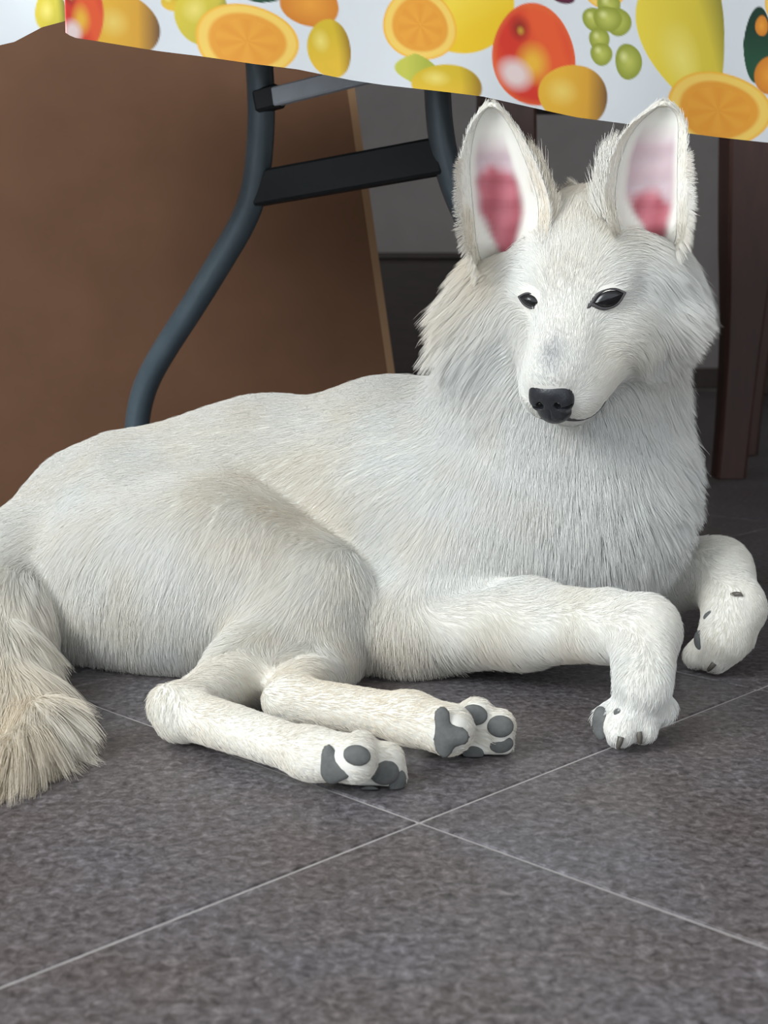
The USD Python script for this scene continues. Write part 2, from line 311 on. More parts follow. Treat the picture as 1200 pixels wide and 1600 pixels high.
# pale rounded thing at the right edge of the view, shaped as a bag
PALE = plain('pale_enamel', lin(176, 182, 190), lin(184, 190, 198), 8, .35)
pc = atY(1226, 470, 5.405)
bag = thing('pale_rounded_thing', 'pale grey rounded thing at the right edge, shaped as a bag on the tall dark cabinet', 'bag')
prof = np.array([[0, -.14], [.05, -.14], [.082, -.125], [.092, -.06], [.085, .03], [.070, .10], [.055, .135], [.050, .135], [.045, .12], [0, .118]])
pm = trimesh.creation.revolve(prof, sections=40); pm.vertices[:, 1] *= .55; pm.apply_translation(pc); obj('pouch', pm, PALE, bag, True)
obj('strap', tube(spline([pc + np.array([x_, 0, z_]) for x_, z_ in ((-.045, .12), (-.035, .18), (0, .215), (.035, .18), (.045, .12))], 30), .006, 8), PALE, bag, True)
obj('hook', tube([pc + np.array([0, .0765, .207]), pc + np.array([0, .004, .207])], .008, 12), ZINC, bag)  # out of view, added to carry the bag shape

# ------------------------------------------------------------------ the dog: one continuous body grown from a distance field
HSTEP = .0036
LO, HI = np.array([-.47, .86, -.012]), np.array([.42, 1.64, .50])
NX = np.ceil((HI - LO) / HSTEP).astype(int) + 1
AX = [LO[k] + HSTEP * np.arange(NX[k], dtype=np.float32) for k in range(3)]
D = np.full(NX, .2, np.float32)
def local(lo, hi):
    a = np.clip(np.floor((lo - LO) / HSTEP).astype(int), 0, NX - 1); b = np.clip(np.ceil((hi - LO) / HSTEP).astype(int) + 1, 1, NX)
    sl_ = tuple(slice(a[k], b[k]) for k in range(3))
    return sl_, np.meshgrid(*[AX[k][sl_[k]] for k in range(3)], indexing='ij')
def blend(sl_, dist, k):
    a = D[sl_]; h = np.maximum(k - np.abs(a - dist), 0) / k
    D[sl_] = np.minimum(a, dist) - h * h * k * .25
def cone(a, ra, b, rb, k=.03):
    a, b = np.asarray(a, float), np.asarray(b, float); m = max(ra, rb) + k + .01
    sl_, (x, y, z) = local(np.minimum(a, b) - m, np.maximum(a, b) + m)
    ab = b - a; L2 = max(float(ab @ ab), 1e-9)
    t = np.clip(((x - a[0]) * ab[0] + (y - a[1]) * ab[1] + (z - a[2]) * ab[2]) / L2, 0, 1)
    dist = np.sqrt((x - a[0] - t * ab[0]) ** 2 + (y - a[1] - t * ab[1]) ** 2 + (z - a[2] - t * ab[2]) ** 2) - (ra + (rb - ra) * t)
    blend(sl_, dist.astype(np.float32), k)
def ellipsoid(c, radii, axes=None, k=.03, carve=False):
    c, r = np.asarray(c, float), np.asarray(radii, float); R = np.eye(3) if axes is None else np.asarray(axes, float)
    m = r.max() + k + .01
    sl_, (x, y, z) = local(c - m, c + m)
    X = [(x - c[0]) * R[i, 0] + (y - c[1]) * R[i, 1] + (z - c[2]) * R[i, 2] for i in range(3)]
    k0 = np.sqrt(sum((X[i] / r[i]) ** 2 for i in range(3))); k1 = np.sqrt(sum((X[i] / r[i] ** 2) ** 2 for i in range(3))) + 1e-9
    dist = (k0 * (k0 - 1) / k1).astype(np.float32)
    if carve:
        a = D[sl_]; dd = -dist; h = np.maximum(k - np.abs(a - dd), 0) / k; D[sl_] = np.maximum(a, dd) + h * h * k * .25
    else: blend(sl_, dist, k)
def S(px, py, r, Y=None, z=None):                          # joint: place and radius (given as seen, at that distance)
    p = atY(px, py, Y) if z is None else atZ(px, py, z)
    return p, r * p[1] / FPX
def bone(a, b, k=.03): cone(a[0], a[1], b[0], b[1], k)
# trunk
pelvis, loin, ribs, brisket, chest = S(232, 852, 186, 1.40), S(420, 795, 160, 1.42), S(625, 808, 184, 1.39), S(800, 815, 176, 1.345), S(902, 775, 116, 1.31)
bone(pelvis, loin, .05); bone(loin, ribs, .05); bone(ribs, brisket, .05); bone(brisket, chest, .06)
bone(S(600, 690, 78, 1.40), S(690, 690, 76, 1.38), .05)      # withers
bone(S(640, 950, 60, 1.36), S(480, 960, 50, 1.36), .05)      # belly line
# neck
bone(S(868, 500, 104, 1.30), S(862, 640, 140, 1.325), .05)
bone(S(768, 440, 40, 1.245), S(760, 515, 42, 1.25), .05)
bone(S(975, 425, 38, 1.225), S(978, 500, 38, 1.232), .03); bone(S(978, 500, 38, 1.232), S(945, 610, 52, 1.27), .04); bone(S(862, 640, 140, 1.325), S(865, 780, 148, 1.33), .06)
bone(S(895, 640, 105, 1.30), S(945, 745, 90, 1.295), .05)
# right hind leg (nearer)
th = atY(296, 912, 1.275); ax0 = atY(520, 935, 1.25) - atY(90, 860, 1.33); ax0 /= np.linalg.norm(ax0)
ax1 = np.cross([0, -1, 0], ax0); ax1 -= ax0 * (ax1 @ ax0); ax1 /= np.linalg.norm(ax1); ax2 = np.cross(ax0, ax1)
ellipsoid(th, (.148, .094, .086), [ax0, ax1, ax2], .035)
bone(S(160, 930, 104, 1.31), S(330, 890, 120, 1.27), .03)
knee = S(485, 940, 82, 1.235)
bone(S(330, 880, 120, 1.29), knee, .04)
hock = S(282, 1112, 38, z=.027)
bone(knee, S(385, 1050, 55, 1.14), .03); bone(S(385, 1050, 55, 1.14), hock, .025)
meta = S(486, 1178, 36, z=.026)
bone(hock, meta, .012); bone((hock[0], hock[1] * .95), S(262, 1098, 24, z=.035), .015)
bone(meta, S(552, 1186, 40, z=.027), .015)
for px, py, r in ((562, 1168, 27), (603, 1188, 30), (612, 1214, 25), (574, 1228, 21)): bone(S(540, 1190, 24, .945), S(px, py, r, .935), .007)
# left hind leg (comes out from under the belly)
hk2 = S(452, 1092, 36, z=.030)
bone(S(520, 1010, 60, 1.27), hk2, .03)
m2 = S(640, 1122, 36, z=.030)
bone(hk2, m2, .015); bone(m2, S(700, 1140, 42, z=.028), .015)
for px, py, r in ((743, 1116, 27), (777, 1135, 29), (778, 1165, 25), (738, 1174, 22)): bone(S(695, 1142, 24, 1.02), S(px, py, r, 1.005), .007)
# right foreleg
elb = S(645, 978, 66, z=.047); wrist = S(1006, 985, 53, z=.080)
bone(S(760, 830, 128, 1.30), elb, .04); bone(elb, S(820, 975, 64, 1.19), .02); bone(S(820, 975, 64, 1.19), S(950, 978, 52, 1.115), .015); bone(S(950, 978, 52, 1.115), wrist, .012)
pk = S(1005, 1072, 44, z=.050)
bone(wrist, pk, .012)
for px, py, r, z in ((946, 1126, 23, .020), (968, 1144, 25, .016), (1003, 1136, 26, .018), (1032, 1106, 26, .030)): bone(S(1000, 1085, 24, z=.043), S(px, py, r, z=z), .006)
# left foreleg (behind the chest)
w2 = S(1122, 893, 48, z=.083)
bone(S(930, 900, 70, 1.40), w2, .02)
pk2 = S(1148, 950, 44, z=.058)
bone(w2, pk2, .015); bone(pk2, S(1130, 1000, 40, z=.034), .012)
for px, py, r, z in ((1090, 1024, 22, .016), (1118, 1026, 26, .018), (1152, 996, 28, .032), (1170, 952, 26, .052)): bone(S(1140, 975, 24, z=.045), S(px, py, r, z=z), .006)
# tail: down the rump and sweeping forward over the floor
tl = [S(130, 800, 88, 1.42), S(38, 880, 74, 1.34), S(2, 965, 66, 1.24), S(2, 1050, 55, 1.145), S(40, 1105, 42, 1.09), S(85, 1128, 20, 1.07)]
for a, b in zip(tl[:-1], tl[1:]): bone(a, b, .03)
bone(S(0, 1060, 50, 1.14), S(-30, 1185, 28, 1.0), .02); bone(S(0, 1060, 50, 1.14), S(24, 1160, 28, 1.03), .02); bone(S(-30, 1185, 28, 1.0), S(-22, 1205, 22, z=.012), .02); bone(S(10, 1090, 46, 1.10), S(72, 1128, 26, z=.022), .02); bone(S(72, 1128, 26, z=.022), S(20, 1175, 24, z=.02), .02)
# head, in its own axes: forward, up, lateral (towards the picture's right)
yaw, pit = math.radians(26), math.radians(35)
Fw = np.array([-math.sin(yaw) * math.cos(pit), -math.cos(yaw) * math.cos(pit), -math.sin(pit)]); La = np.array([math.cos(yaw), -math.sin(yaw), 0]); Up = np.cross(Fw, La)
HC = atY(898, 466, 1.195)
HR = [Fw, Up, La]
def hp(f, u, l): return HC + Fw * f + Up * u + La * l
ellipsoid(hp(-.058, .006, -.004), (.076, .056, .060), HR, .04)
ellipsoid(hp(-.018, .010, 0), (.042, .034, .052), HR, .03)
cone(hp(-.005, -.018, 0), .040, hp(.070, -.031, 0), .0275, .025)
cone(hp(.02, -.010, 0), .024, hp(.080, -.0225, 0), .0195, .015)
for s in (-1, 1):
    cone(hp(-.005, -.038, .028 * s), .032, hp(.070, -.049, .0135 * s), .0235, .014)
    cone(hp(-.052, -.026, .044 * s), .040, hp(-.01, -.030, .038 * s), .031, .03)
    cone(hp(-.075, -.030, .040 * s - .022), .034, hp(-.09, -.065, .034 * s - .022), .036, .035)
    ellipsoid(hp(.004, .017, .032 * s), (.014, .009, .017), HR, .015)
cone(hp(-.03, -.068, 0), .034, hp(.060, -.069, 0), .0195, .014)
D = np.maximum(D, (.0015 - AX[2])[None, None, :].astype(np.float32))

from scipy.sparse import coo_matrix
def soften(m, n=4):
    e = m.edges_unique; N = len(m.vertices); A_ = coo_matrix((np.ones(2 * len(e)), (np.r_[e[:, 0], e[:, 1]], np.r_[e[:, 1], e[:, 0]])), (N, N)).tocsr()
    dg = np.maximum(np.asarray(A_.sum(1)).ravel(), 1)[:, None]; v = np.array(m.vertices)
    for _ in range(n):
        for w in (.5, -.48): v = v + w * (A_ @ v / dg - v)
    m.vertices = v
def surface_nets(D, lo, h):
    n = np.array(D.shape); ins = D < 0
    c = [ins[a:n[0] - 1 + a, b:n[1] - 1 + b, e:n[2] - 1 + e] for a, b, e in np.ndindex(2, 2, 2)]
    s = sum(x.astype(np.int8) for x in c); act = (s > 0) & (s < 8)
    idx = np.full(act.shape, -1, np.int64); I = np.argwhere(act); idx[act] = np.arange(len(I))
    acc, cnt = np.zeros((len(I), 3)), np.zeros(len(I))
    for ax in range(3):
        for o in np.ndindex(2, 2):
            a = np.zeros(3, int); a[[k for k in range(3) if k != ax]] = o; b = a.copy(); b[ax] = 1
            da, db = D[tuple((I + a).T)], D[tuple((I + b).T)]; m = (da < 0) != (db < 0)
            t = np.where(m, da / np.where(m, da - db, 1), 0); p = np.repeat(a[None].astype(float), len(I), 0); p[:, ax] = t
            acc[m] += p[m]; cnt[m] += 1
    V = lo + h * (I + acc / cnt[:, None]); F = []
    for ax in range(3):
        o = [k for k in range(3) if k != ax]
        A = [slice(None)] * 3; B = [slice(None)] * 3; A[ax] = slice(0, -1); B[ax] = slice(1, None)
        a, b = ins[tuple(A)], ins[tuple(B)]
        ch_ = a != b
        for k in o:
            sl_ = [slice(None)] * 3; sl_[k] = slice(0, 1); ch_[tuple(sl_)] = False; sl_[k] = slice(-1, None); ch_[tuple(sl_)] = False
        E = np.argwhere(ch_)
        u, v = np.zeros(3, int), np.zeros(3, int); u[o[0]] = 1; v[o[1]] = 1
        q = np.stack([idx[tuple((E - u - v).T)], idx[tuple((E - v).T)], idx[tuple(E.T)], idx[tuple((E - u).T)]], 1)
        flip = a[tuple(E.T)] if ax != 1 else ~a[tuple(E.T)]
        q = np.where(flip[:, None], q, q[:, ::-1]); F.append(q)
    return V, np.vstack(F)
BV, BQ = surface_nets(D, LO, HSTEP)
body_mesh = trimesh.Trimesh(BV, np.vstack([BQ[:, [0, 1, 2]], BQ[:, [0, 2, 3]]]), process=False)
soften(body_mesh)
if body_mesh.volume < 0: body_mesh.invert()
def field(p):
    return map_coordinates(D, ((np.atleast_2d(p) - LO) / HSTEP).T, order=1, mode='nearest')
def hit(px, py):                                           # where a line of sight meets the body
    d = ray(px, py); d = d / np.linalg.norm(d); ts = np.arange(.8, 1.75, .001)
    f = field(CAM + ts[:, None] * d); k = np.argmax(f < 0)
    if f[k] >= 0: k = int(np.argmin(f))
    return CAM + ts[k] * d
def normal_at(p, e=.006):
    g = np.array([field(p + np.eye(3)[k] * e)[0] - field(p - np.eye(3)[k] * e)[0] for k in range(3)]); return g / np.linalg.norm(g)

def grey(p):                                               # greyish pigment over the bridge of the nose
    q_ = p - hp(.079, -.004, .002); f_, l_ = q_ @ Fw, q_ @ La
    return (np.exp(-(f_ / .022) ** 2 - (l_ / .0125) ** 2 - ((q_ @ Up) / .02) ** 2) * .62)[:, None]
BODYSKIN = look('body_coat_skin', {'a': ('attribute', {'attribute': 'coat_color'}), 'p': ('principled_bsdf', {'roughness': .9, 'specular_ior_level': .1})}, [('a.color', 'p.base_color')])
SKIN = look('pale_coat_skin', {'g': ('geometry', {}), 'n': ('noise_texture', {'scale': 9, 'detail': 4}), 'r': ('rgb_ramp', {'ramp': [(.35, lin(226, 220, 206)), (.65, lin(234, 233, 226))]}), 'p': ('principled_bsdf', {'roughness': .9, 'specular_ior_level': .1})},
            [('g.position', 'n.vector'), ('n.fac', 'r.fac'), ('r.color', 'p.base_color')])
FUR = look('white_fur', {'a': ('attribute', {'attribute': 'fur_color'}), 'p': ('principled_bsdf', {'roughness': .75, 'specular_ior_level': .15})}, [('a.color', 'p.base_color')])
NOSE = plain('nose_leather', lin(34, 36, 41), lin(46, 48, 53), 300, .38, bump=.25)
EYE = plain('dark_eye', lin(18, 18, 22), lin(26, 25, 28), 200, .22)
LID = plain('eyelid_skin', lin(62, 60, 62), lin(80, 77, 78), 80, .6)
PAD = plain('pad_leather', lin(84, 86, 86), lin(104, 105, 103), 120, .7, bump=.3)
CLAW = plain('claw_horn', lin(86, 82, 76), lin(104, 98, 90), 60, .4)
dog = thing('dog', 'white long-haired shepherd dog lying on the tiles, ears up, looking at the viewer', 'dog')
body = obj('body', body_mesh, BODYSKIN, dog, True)
GB = grey(np.array(body_mesh.vertices)); primvar(body, 'coat_color', np.array(lin(231, 229, 221)) * (1 - GB) + np.array(lin(128, 130, 136)) * GB)

# nose: fine field of its own, nostrils carved
def small_field(fn, c, half, h):
    n = int(2 * half / h) + 1; a = np.linspace(-half, half, n); x, y, z = np.meshgrid(a, a, a, indexing='ij')
    v, qd = surface_nets(fn(x, y, z).astype(np.float32), np.array([-half] * 3), a[1] - a[0])
    m = trimesh.Trimesh(v, np.vstack([qd[:, [0, 1, 2]], qd[:, [0, 2, 3]]]), process=False)
    soften(m)
    if m.volume < 0: m.invert()
    return m
def el(x, y, z, c, r):
    X = ((x - c[0]) / r[0], (y - c[1]) / r[1], (z - c[2]) / r[2])
    k0 = np.sqrt(sum(q * q for q in X)); k1 = np.sqrt(sum((X[i] / r[i]) ** 2 for i in range(3))) + 1e-9; return k0 * (k0 - 1) / k1
def smin(a, b, k): h = np.maximum(k - np.abs(a - b), 0) / k; return np.minimum(a, b) - h * h * k * .25
def nose_fn(x, y, z):                                      # x forward, y up, z lateral
    d_ = el(x, y, z, (-.002, .005, 0), (.0135, .0135, .0195))
    d_ = smin(d_, el(x, y, z, (-.001, -.012, 0), (.0125, .0140, .0155)), .007)
    for s in (-1, 1):
        d_ = smin(d_, el(x, y, z, (.001, -.001, .0115 * s), (.0095, .0095, .0080)), .004)
        d_ = np.maximum(d_, -el(x, y, z, (.0105, -.001, .0078 * s), (.0075, .0042, .0030)))
        d_ = np.maximum(d_, -el(x, y, z, (.0065, -.0035, .0145 * s), (.008, .0022, .0050)))
    d_ = np.maximum(d_, -el(x, y, z, (.0145, -.009, 0), (.005, .010, .0009)))
    return d_
nm = small_field(nose_fn, None, .026, .0008)
NC = hp(.0945, -.0365, 0); M = np.eye(4); M[:3, 0] = Fw; M[:3, 1] = Up; M[:3, 2] = La; M[:3, 3] = NC
nm.apply_transform(M)
obj('nose', nm, NOSE, dog, True)
# mouth line
lipp = [hp(.096, -.056, 0), hp(.088, -.062, .012), hp(.072, -.066, .022), hp(.045, -.067, .032), hp(.015, -.066, .042)]
for s in (1, -1):
    pts = []
    for p in lipp:
        p = p if s == 1 else p - La * 2 * ((p - HC) @ La)
        for _ in range(3): p = p - normal_at(p) * field(p)[0]
        pts.append(p)
    obj('lip', tube(spline(pts, 24), np.r_[np.linspace(.0022, .0018, 18), np.linspace(.0018, .0008, 6)], 10), LID, dog, True)
# eyes: almond lenses let into the face, black rims round them
def eye(px, py, w, h, tilt, inner):
    p = hit(px, py); n = normal_at(p, .012); tocam = CAM - p; tocam /= np.linalg.norm(tocam); n = n * .55 + tocam * .45; n /= np.linalg.norm(n)
    a = La * math.cos(math.radians(tilt)) + Up * math.sin(math.radians(tilt)); a -= n * (a @ n); a /= np.linalg.norm(a); b = np.cross(n, a)
    if b[2] < 0: b = -b
    th_ = np.linspace(0, 2 * np.pi, 49)[:-1]
    ox = np.cos(th_); oy = np.sin(th_) * (1 - np.abs(np.cos(th_)) ** 3.0) ** .8 * np.where(np.sin(th_) > 0, .9, 1.0) + .0
    rings = [0, .25, .5, .75, .92, 1.0]
    v = [p + n * .0048]; f = []
    for r in rings[1:]:
        v += [p + a * (w * r * x_) + b * (h * r * y_) + n * (.0048 * math.sqrt(max(0, 1 - r * r)) - .0004) for x_, y_ in zip(ox, oy)]
    back0 = len(v); v += [p + a * (w * x_) + b * (h * y_) - n * .008 for x_, y_ in zip(ox, oy)]; v.append(p - n * .008)
    N = 48
    for j in range(N): f.append([0, 1 + j, 1 + (j + 1) % N])
    for r in range(len(rings) - 1):
        for j in range(N):
            q0, q1 = 1 + r * N + j, 1 + r * N + (j + 1) % N
            f += [[q0, q0 + N, q1 + N], [q0, q1 + N, q1]]
    for j in range(N): f.append([len(v) - 1, back0 + (j + 1) % N, back0 + j])
    m = trimesh.Trimesh(np.array(v), f, process=False)
    if m.volume < 0: m.invert()
    e = obj('eye', m, EYE, dog, True)
    rim = np.array([p + a * (w * 1.06 * x_) + b * (h * 1.12 * y_) + n * .0004 for x_, y_ in zip(ox, oy)])
    ext = p + a * inner * w * 1.38 - b * h * .55 * 1.0 + n * .0
    rr = .0011 + .0009 * np.clip(inner * ox, 0, 1)
    k = int(np.argmax(ox * inner)); rim[k] = rim[k] * .35 + ext * .65
    lid = tube(np.vstack([rim, rim[:2]]), np.r_[rr, rr[:2]], 8, False)
    obj('eyelid', lid, LID, e, True)
    return p
eyes = [eye(830, 469, .0112, .0056, -16, 1), eye(950, 466, .0142, .0074, 14, -1)]

# pads and claws
nofur = [(NC, .019)] + [(p, .012) for p in eyes]
def pad(px, py, rx, ry, rot=0, lobes=None, name='pad', deep=.35):
    p = hit(px, py); n = normal_at(p, .005); tc = CAM - p; tc /= np.linalg.norm(tc); n = n * .6 + tc * .4; n /= np.linalg.norm(n)
    a = np.array([1.0, 0, 0]); a -= n * (a @ n); a /= np.linalg.norm(a); b = np.cross(n, a)
    if b[2] < 0: b = -b
    ca, sa = math.cos(math.radians(rot)), math.sin(math.radians(rot)); sc = p[1] / FPX
    def fn(x, y, z):
        d_ = None
        for lx, ly, lrx, lry, lrot in (lobes or [(0, 0, rx, ry, rot)]):
            c_, s_ = math.cos(math.radians(lrot)), math.sin(math.radians(lrot)); X, Y = x - lx * sc, y - ly * sc
            e = el(X * c_ + Y * s_, -X * s_ + Y * c_, z, (0, 0, 0), (lrx * sc, lry * sc, min(lrx, lry) * sc * .42)); d_ = e if d_ is None else smin(d_, e, .004)
        return d_
    half = max([abs(l[0]) + abs(l[1]) + max(l[2], l[3]) for l in lobes] if lobes else [rx, ry]) * sc + .004
    m = small_field(fn, None, half, half / 18); M = np.eye(4); M[:3, 0] = a; M[:3, 1] = b; M[:3, 2] = n; M[:3, 3] = p - n * .001; m.apply_transform(M)
    m.vertices[:, 2] = np.maximum(m.vertices[:, 2], .0008)
    obj(name, m, PAD, dog, True); nofur.append((p, max(rx, ry) * sc * .95))
    if lobes:
        for l in lobes: nofur.append((p + a * l[0] * sc + b * l[1] * sc, max(l[2], l[3]) * sc * .8))
pad(520, 1198, 24, 30, 0, [(-8, 16, 13, 20, 0), (-2, -8, 20, 22, 0), (18, -6, 14, 14, 0)], 'metatarsal_pad')
for q_ in ((558, 1180, 23, 17, -10), (600, 1207, 25, 22, 0), (622, 1222, 14, 20, -20), (577, 1237, 16, 11, 0)): pad(*q_, name='toe_pad')
pad(702, 1148, 24, 36, 0, [(-12, 28, 14, 18, 0), (-8, -8, 18, 30, 0), (14, -2, 20, 16, -20)], 'metatarsal_pad')
for q_ in ((741, 1117, 22, 17, -8), (782, 1135, 22, 18, 0), (784, 1164, 20, 14, 10), (739, 1178, 18, 13, 0)): pad(*q_, name='toe_pad')
pad(938, 1130, 15, 28, 0, None, 'palm_pad'); pad(966, 1112, 9, 7, 10, None, 'toe_pad')
pad(1092, 1000, 12, 16, 0, None, 'palm_pad'); pad(1108, 960, 12, 7, 10, None, 'toe_pad')
def claw(px, py, dx, dy, L=.007):
    p = hit(px, py); n = normal_at(p); tip = hit(px + dx, py + dy) + n * .003
    dirv = tip - p; dirv /= np.linalg.norm(dirv)
    obj('claw', tube([p - dirv * .004, p + n * .002, p + dirv * L * .6 + n * .0025, p + dirv * L - n * .001], [.0026, .0024, .0018, .0005], 10), CLAW, dog, True)
for q_ in ((968, 1158, -4, 8), (998, 1150, -2, 9), (1150, 930, 10, 3), (1112, 1040, -8, 6)): claw(*q_)

# ears: cupped shells with thickness
PINK = look('ear_skin', {'a': ('attribute', {'attribute': 'skin_color'}), 'p': ('principled_bsdf', {'roughness': .6, 'specular_ior_level': .2, 'subsurface_weight': .15, 'subsurface_scale': .003})}, [('a.color', 'p.base_color')])
def ear(rowsL, Yb, Yt, pinkc, pinktop):
    ys = np.array([r[0] for r in rowsL], float); n = 40; tt = np.linspace(0, 1, n)
    yy = ys[0] + (ys[-1] - ys[0]) * (1 - (1 - tt) ** 1.5)
    Ls = np.interp(-yy, -ys, [r[1] for r in rowsL]); Rs = np.interp(-yy, -ys, [r[2] for r in rowsL])
    from scipy.ndimage import gaussian_filter1d
    Ls, Rs = gaussian_filter1d(Ls, 1.2, mode='nearest'), gaussian_filter1d(Rs, 1.2, mode='nearest')
    us = np.linspace(-1, 1, 33); P = np.zeros((n, 33, 3))
    for i in range(n):
        v = 1 - (yy[i] - ys[-1]) / (ys[0] - ys[-1]); cup = .030 * (1 - v) ** .5 * (1 if v < .97 else .8)
        for j, u in enumerate(us):
            roll = .005 * max(0, abs(u) - .8) / .2
            P[i, j] = atY(Ls[i] + (Rs[i] - Ls[i]) * (u + 1) / 2, yy[i], Yb + (Yt - Yb) * v + cup * (1 - abs(u) ** 2.2) - roll + .055 * max(0, 1 - (ys[0] - yy[i]) / 45) ** 1.5)
    dv, du = np.gradient(P, axis=0), np.gradient(P, axis=1); nrm_ = np.cross(du, dv); nrm_ /= np.linalg.norm(nrm_, axis=2, keepdims=True) + 1e-12
    if nrm_[..., 1].mean() > 0: nrm_ = -nrm_               # towards the viewer
    tk = .0042 * np.clip((1 - np.abs(us) ** 6), .12, 1)[None, :, None]
    back = P - nrm_ * tk
    va = np.vstack([P.reshape(-1, 3), back.reshape(-1, 3)]); N = n * 33; f = []
    for i in range(n - 1):
        for j in range(32):
            a, b, c, d_ = i * 33 + j, i * 33 + j + 1, (i + 1) * 33 + j + 1, (i + 1) * 33 + j
            f += [[a, b, c], [a, c, d_], [N + a, N + c, N + b], [N + a, N + d_, N + c]]
    for i in range(n - 1):
        for j, s in ((0, 1), (32, -1)):
            a, b = i * 33 + j, (i + 1) * 33 + j
            f += [[a, b, N + b], [a, N + b, N + a]] if s == 1 else [[a, N + b, b], [a, N + a, N + b]]
    for j in range(32):
        for i in (0, n - 1):
            a, b = i * 33 + j, i * 33 + j + 1
            f += [[a, b, N + b], [a, N + b, N + a]]
    m = trimesh.Trimesh(va, f, process=False)
    if m.volume < 0: m.invert()
    e = obj('ear', m, SKIN, dog, True)
    # bare skin inside
    sel = [(i, j) for i in range(n) for j in range(33)]
    vv = np.array([(yy[i], us[j]) for i, j in sel]); inner = (P + nrm_ * .0006).reshape(-1, 3)
    (pu, pw), (y0, y1) = pinkc, pinktop
    shr = np.clip((ys[0] - 4 - vv[:, 0]) / 90, 0, 1) ** .7; pu_ = pu + .25 * (1 - shr); pw = pw * shr
    pu = pu_
    edge = np.clip((pw - np.abs(vv[:, 1] - pu)) / .16, 0, 1) * np.clip((vv[:, 0] - y0) / 40, 0, 1)
    deep = np.clip((vv[:, 0] - y1 - 60 * (vv[:, 1] - pu) ** 2 - 14 * (meshkit.noise(np.column_stack([vv[:, 1] * 4, vv[:, 0] / 22, vv[:, 1] * 0 + y0]), 3) - .5)) / 24, 0, 1) * np.clip((pw + .02 - np.abs(vv[:, 1] - pu)) / .2, 0, 1)
    ridge = .5 + .5 * np.sin(vv[:, 0] * .16 + 2.5 * vv[:, 1] ** 2 + 2); fold_ = .5 + .5 * np.sin(vv[:, 1] * 9 + vv[:, 0] * .035)
    w_, g_, pk_, dk = (np.array(lin(*c)) for c in ((226, 222, 214), (190, 170, 175), (182, 108, 118), (152, 74, 84)))
    col = w_ * (1 - edge[:, None]) + (g_ * (1 - .25 * ridge[:, None]) + .25 * ridge[:, None] * np.array(lin(178, 146, 154))) * edge[:, None]
    dcol = pk_ * (1 - .7 * fold_[:, None]) + dk * .7 * fold_[:, None]; col = col * (1 - deep[:, None]) + dcol * deep[:, None]
    inner += nrm_.reshape(-1, 3) * (.0016 * ridge * deep + .0016 * fold_ * deep + .0012 * ridge * edge)[:, None]
    f2 = []
    for i in range(1, n - 3):
        for j in range(4, 28):
            a, b, c, d_ = i * 33 + j, i * 33 + j + 1, (i + 1) * 33 + j + 1, (i + 1) * 33 + j; f2 += [[a, b, c], [a, c, d_]]
    f2 = np.array(f2); ids = np.unique(f2); f2 = np.searchsorted(ids, f2); col = col[ids]
    m2_ = trimesh.Trimesh(inner[ids], f2, process=False)
    if (m2_.face_normals[:, 1]).mean() > 0: m2_.invert()
    k = usdkit.mesh(stage, str(e.GetPath()) + '/ear_lining', m2_, PINK, smooth=True); primvar(k.GetPrim(), 'skin_color', col)
    tag(k.GetPrim(), 'pink bare skin inside the upright ear')
    return P, back, nrm_, us, yy
earL = ear([(425, 750, 824), (405, 738, 840), (380, 728, 852), (340, 723, 860), (310, 720, 858), (260, 718, 840), (220, 726, 820), (195, 736, 804), (180, 746, 791), (171, 756, 779), (167, 762, 772)], 1.188, 1.205, (-.12, .58), (205, 250))
earR = ear([(400, 985, 1050), (388, 970, 1062), (370, 958, 1072), (340, 948, 1074), (310, 943, 1075), (260, 950, 1074), (220, 966, 1073), (195, 985, 1071), (180, 1004, 1065), (170, 1020, 1054), (165, 1030, 1045)], 1.158, 1.185, (.08, .68), (190, 288))

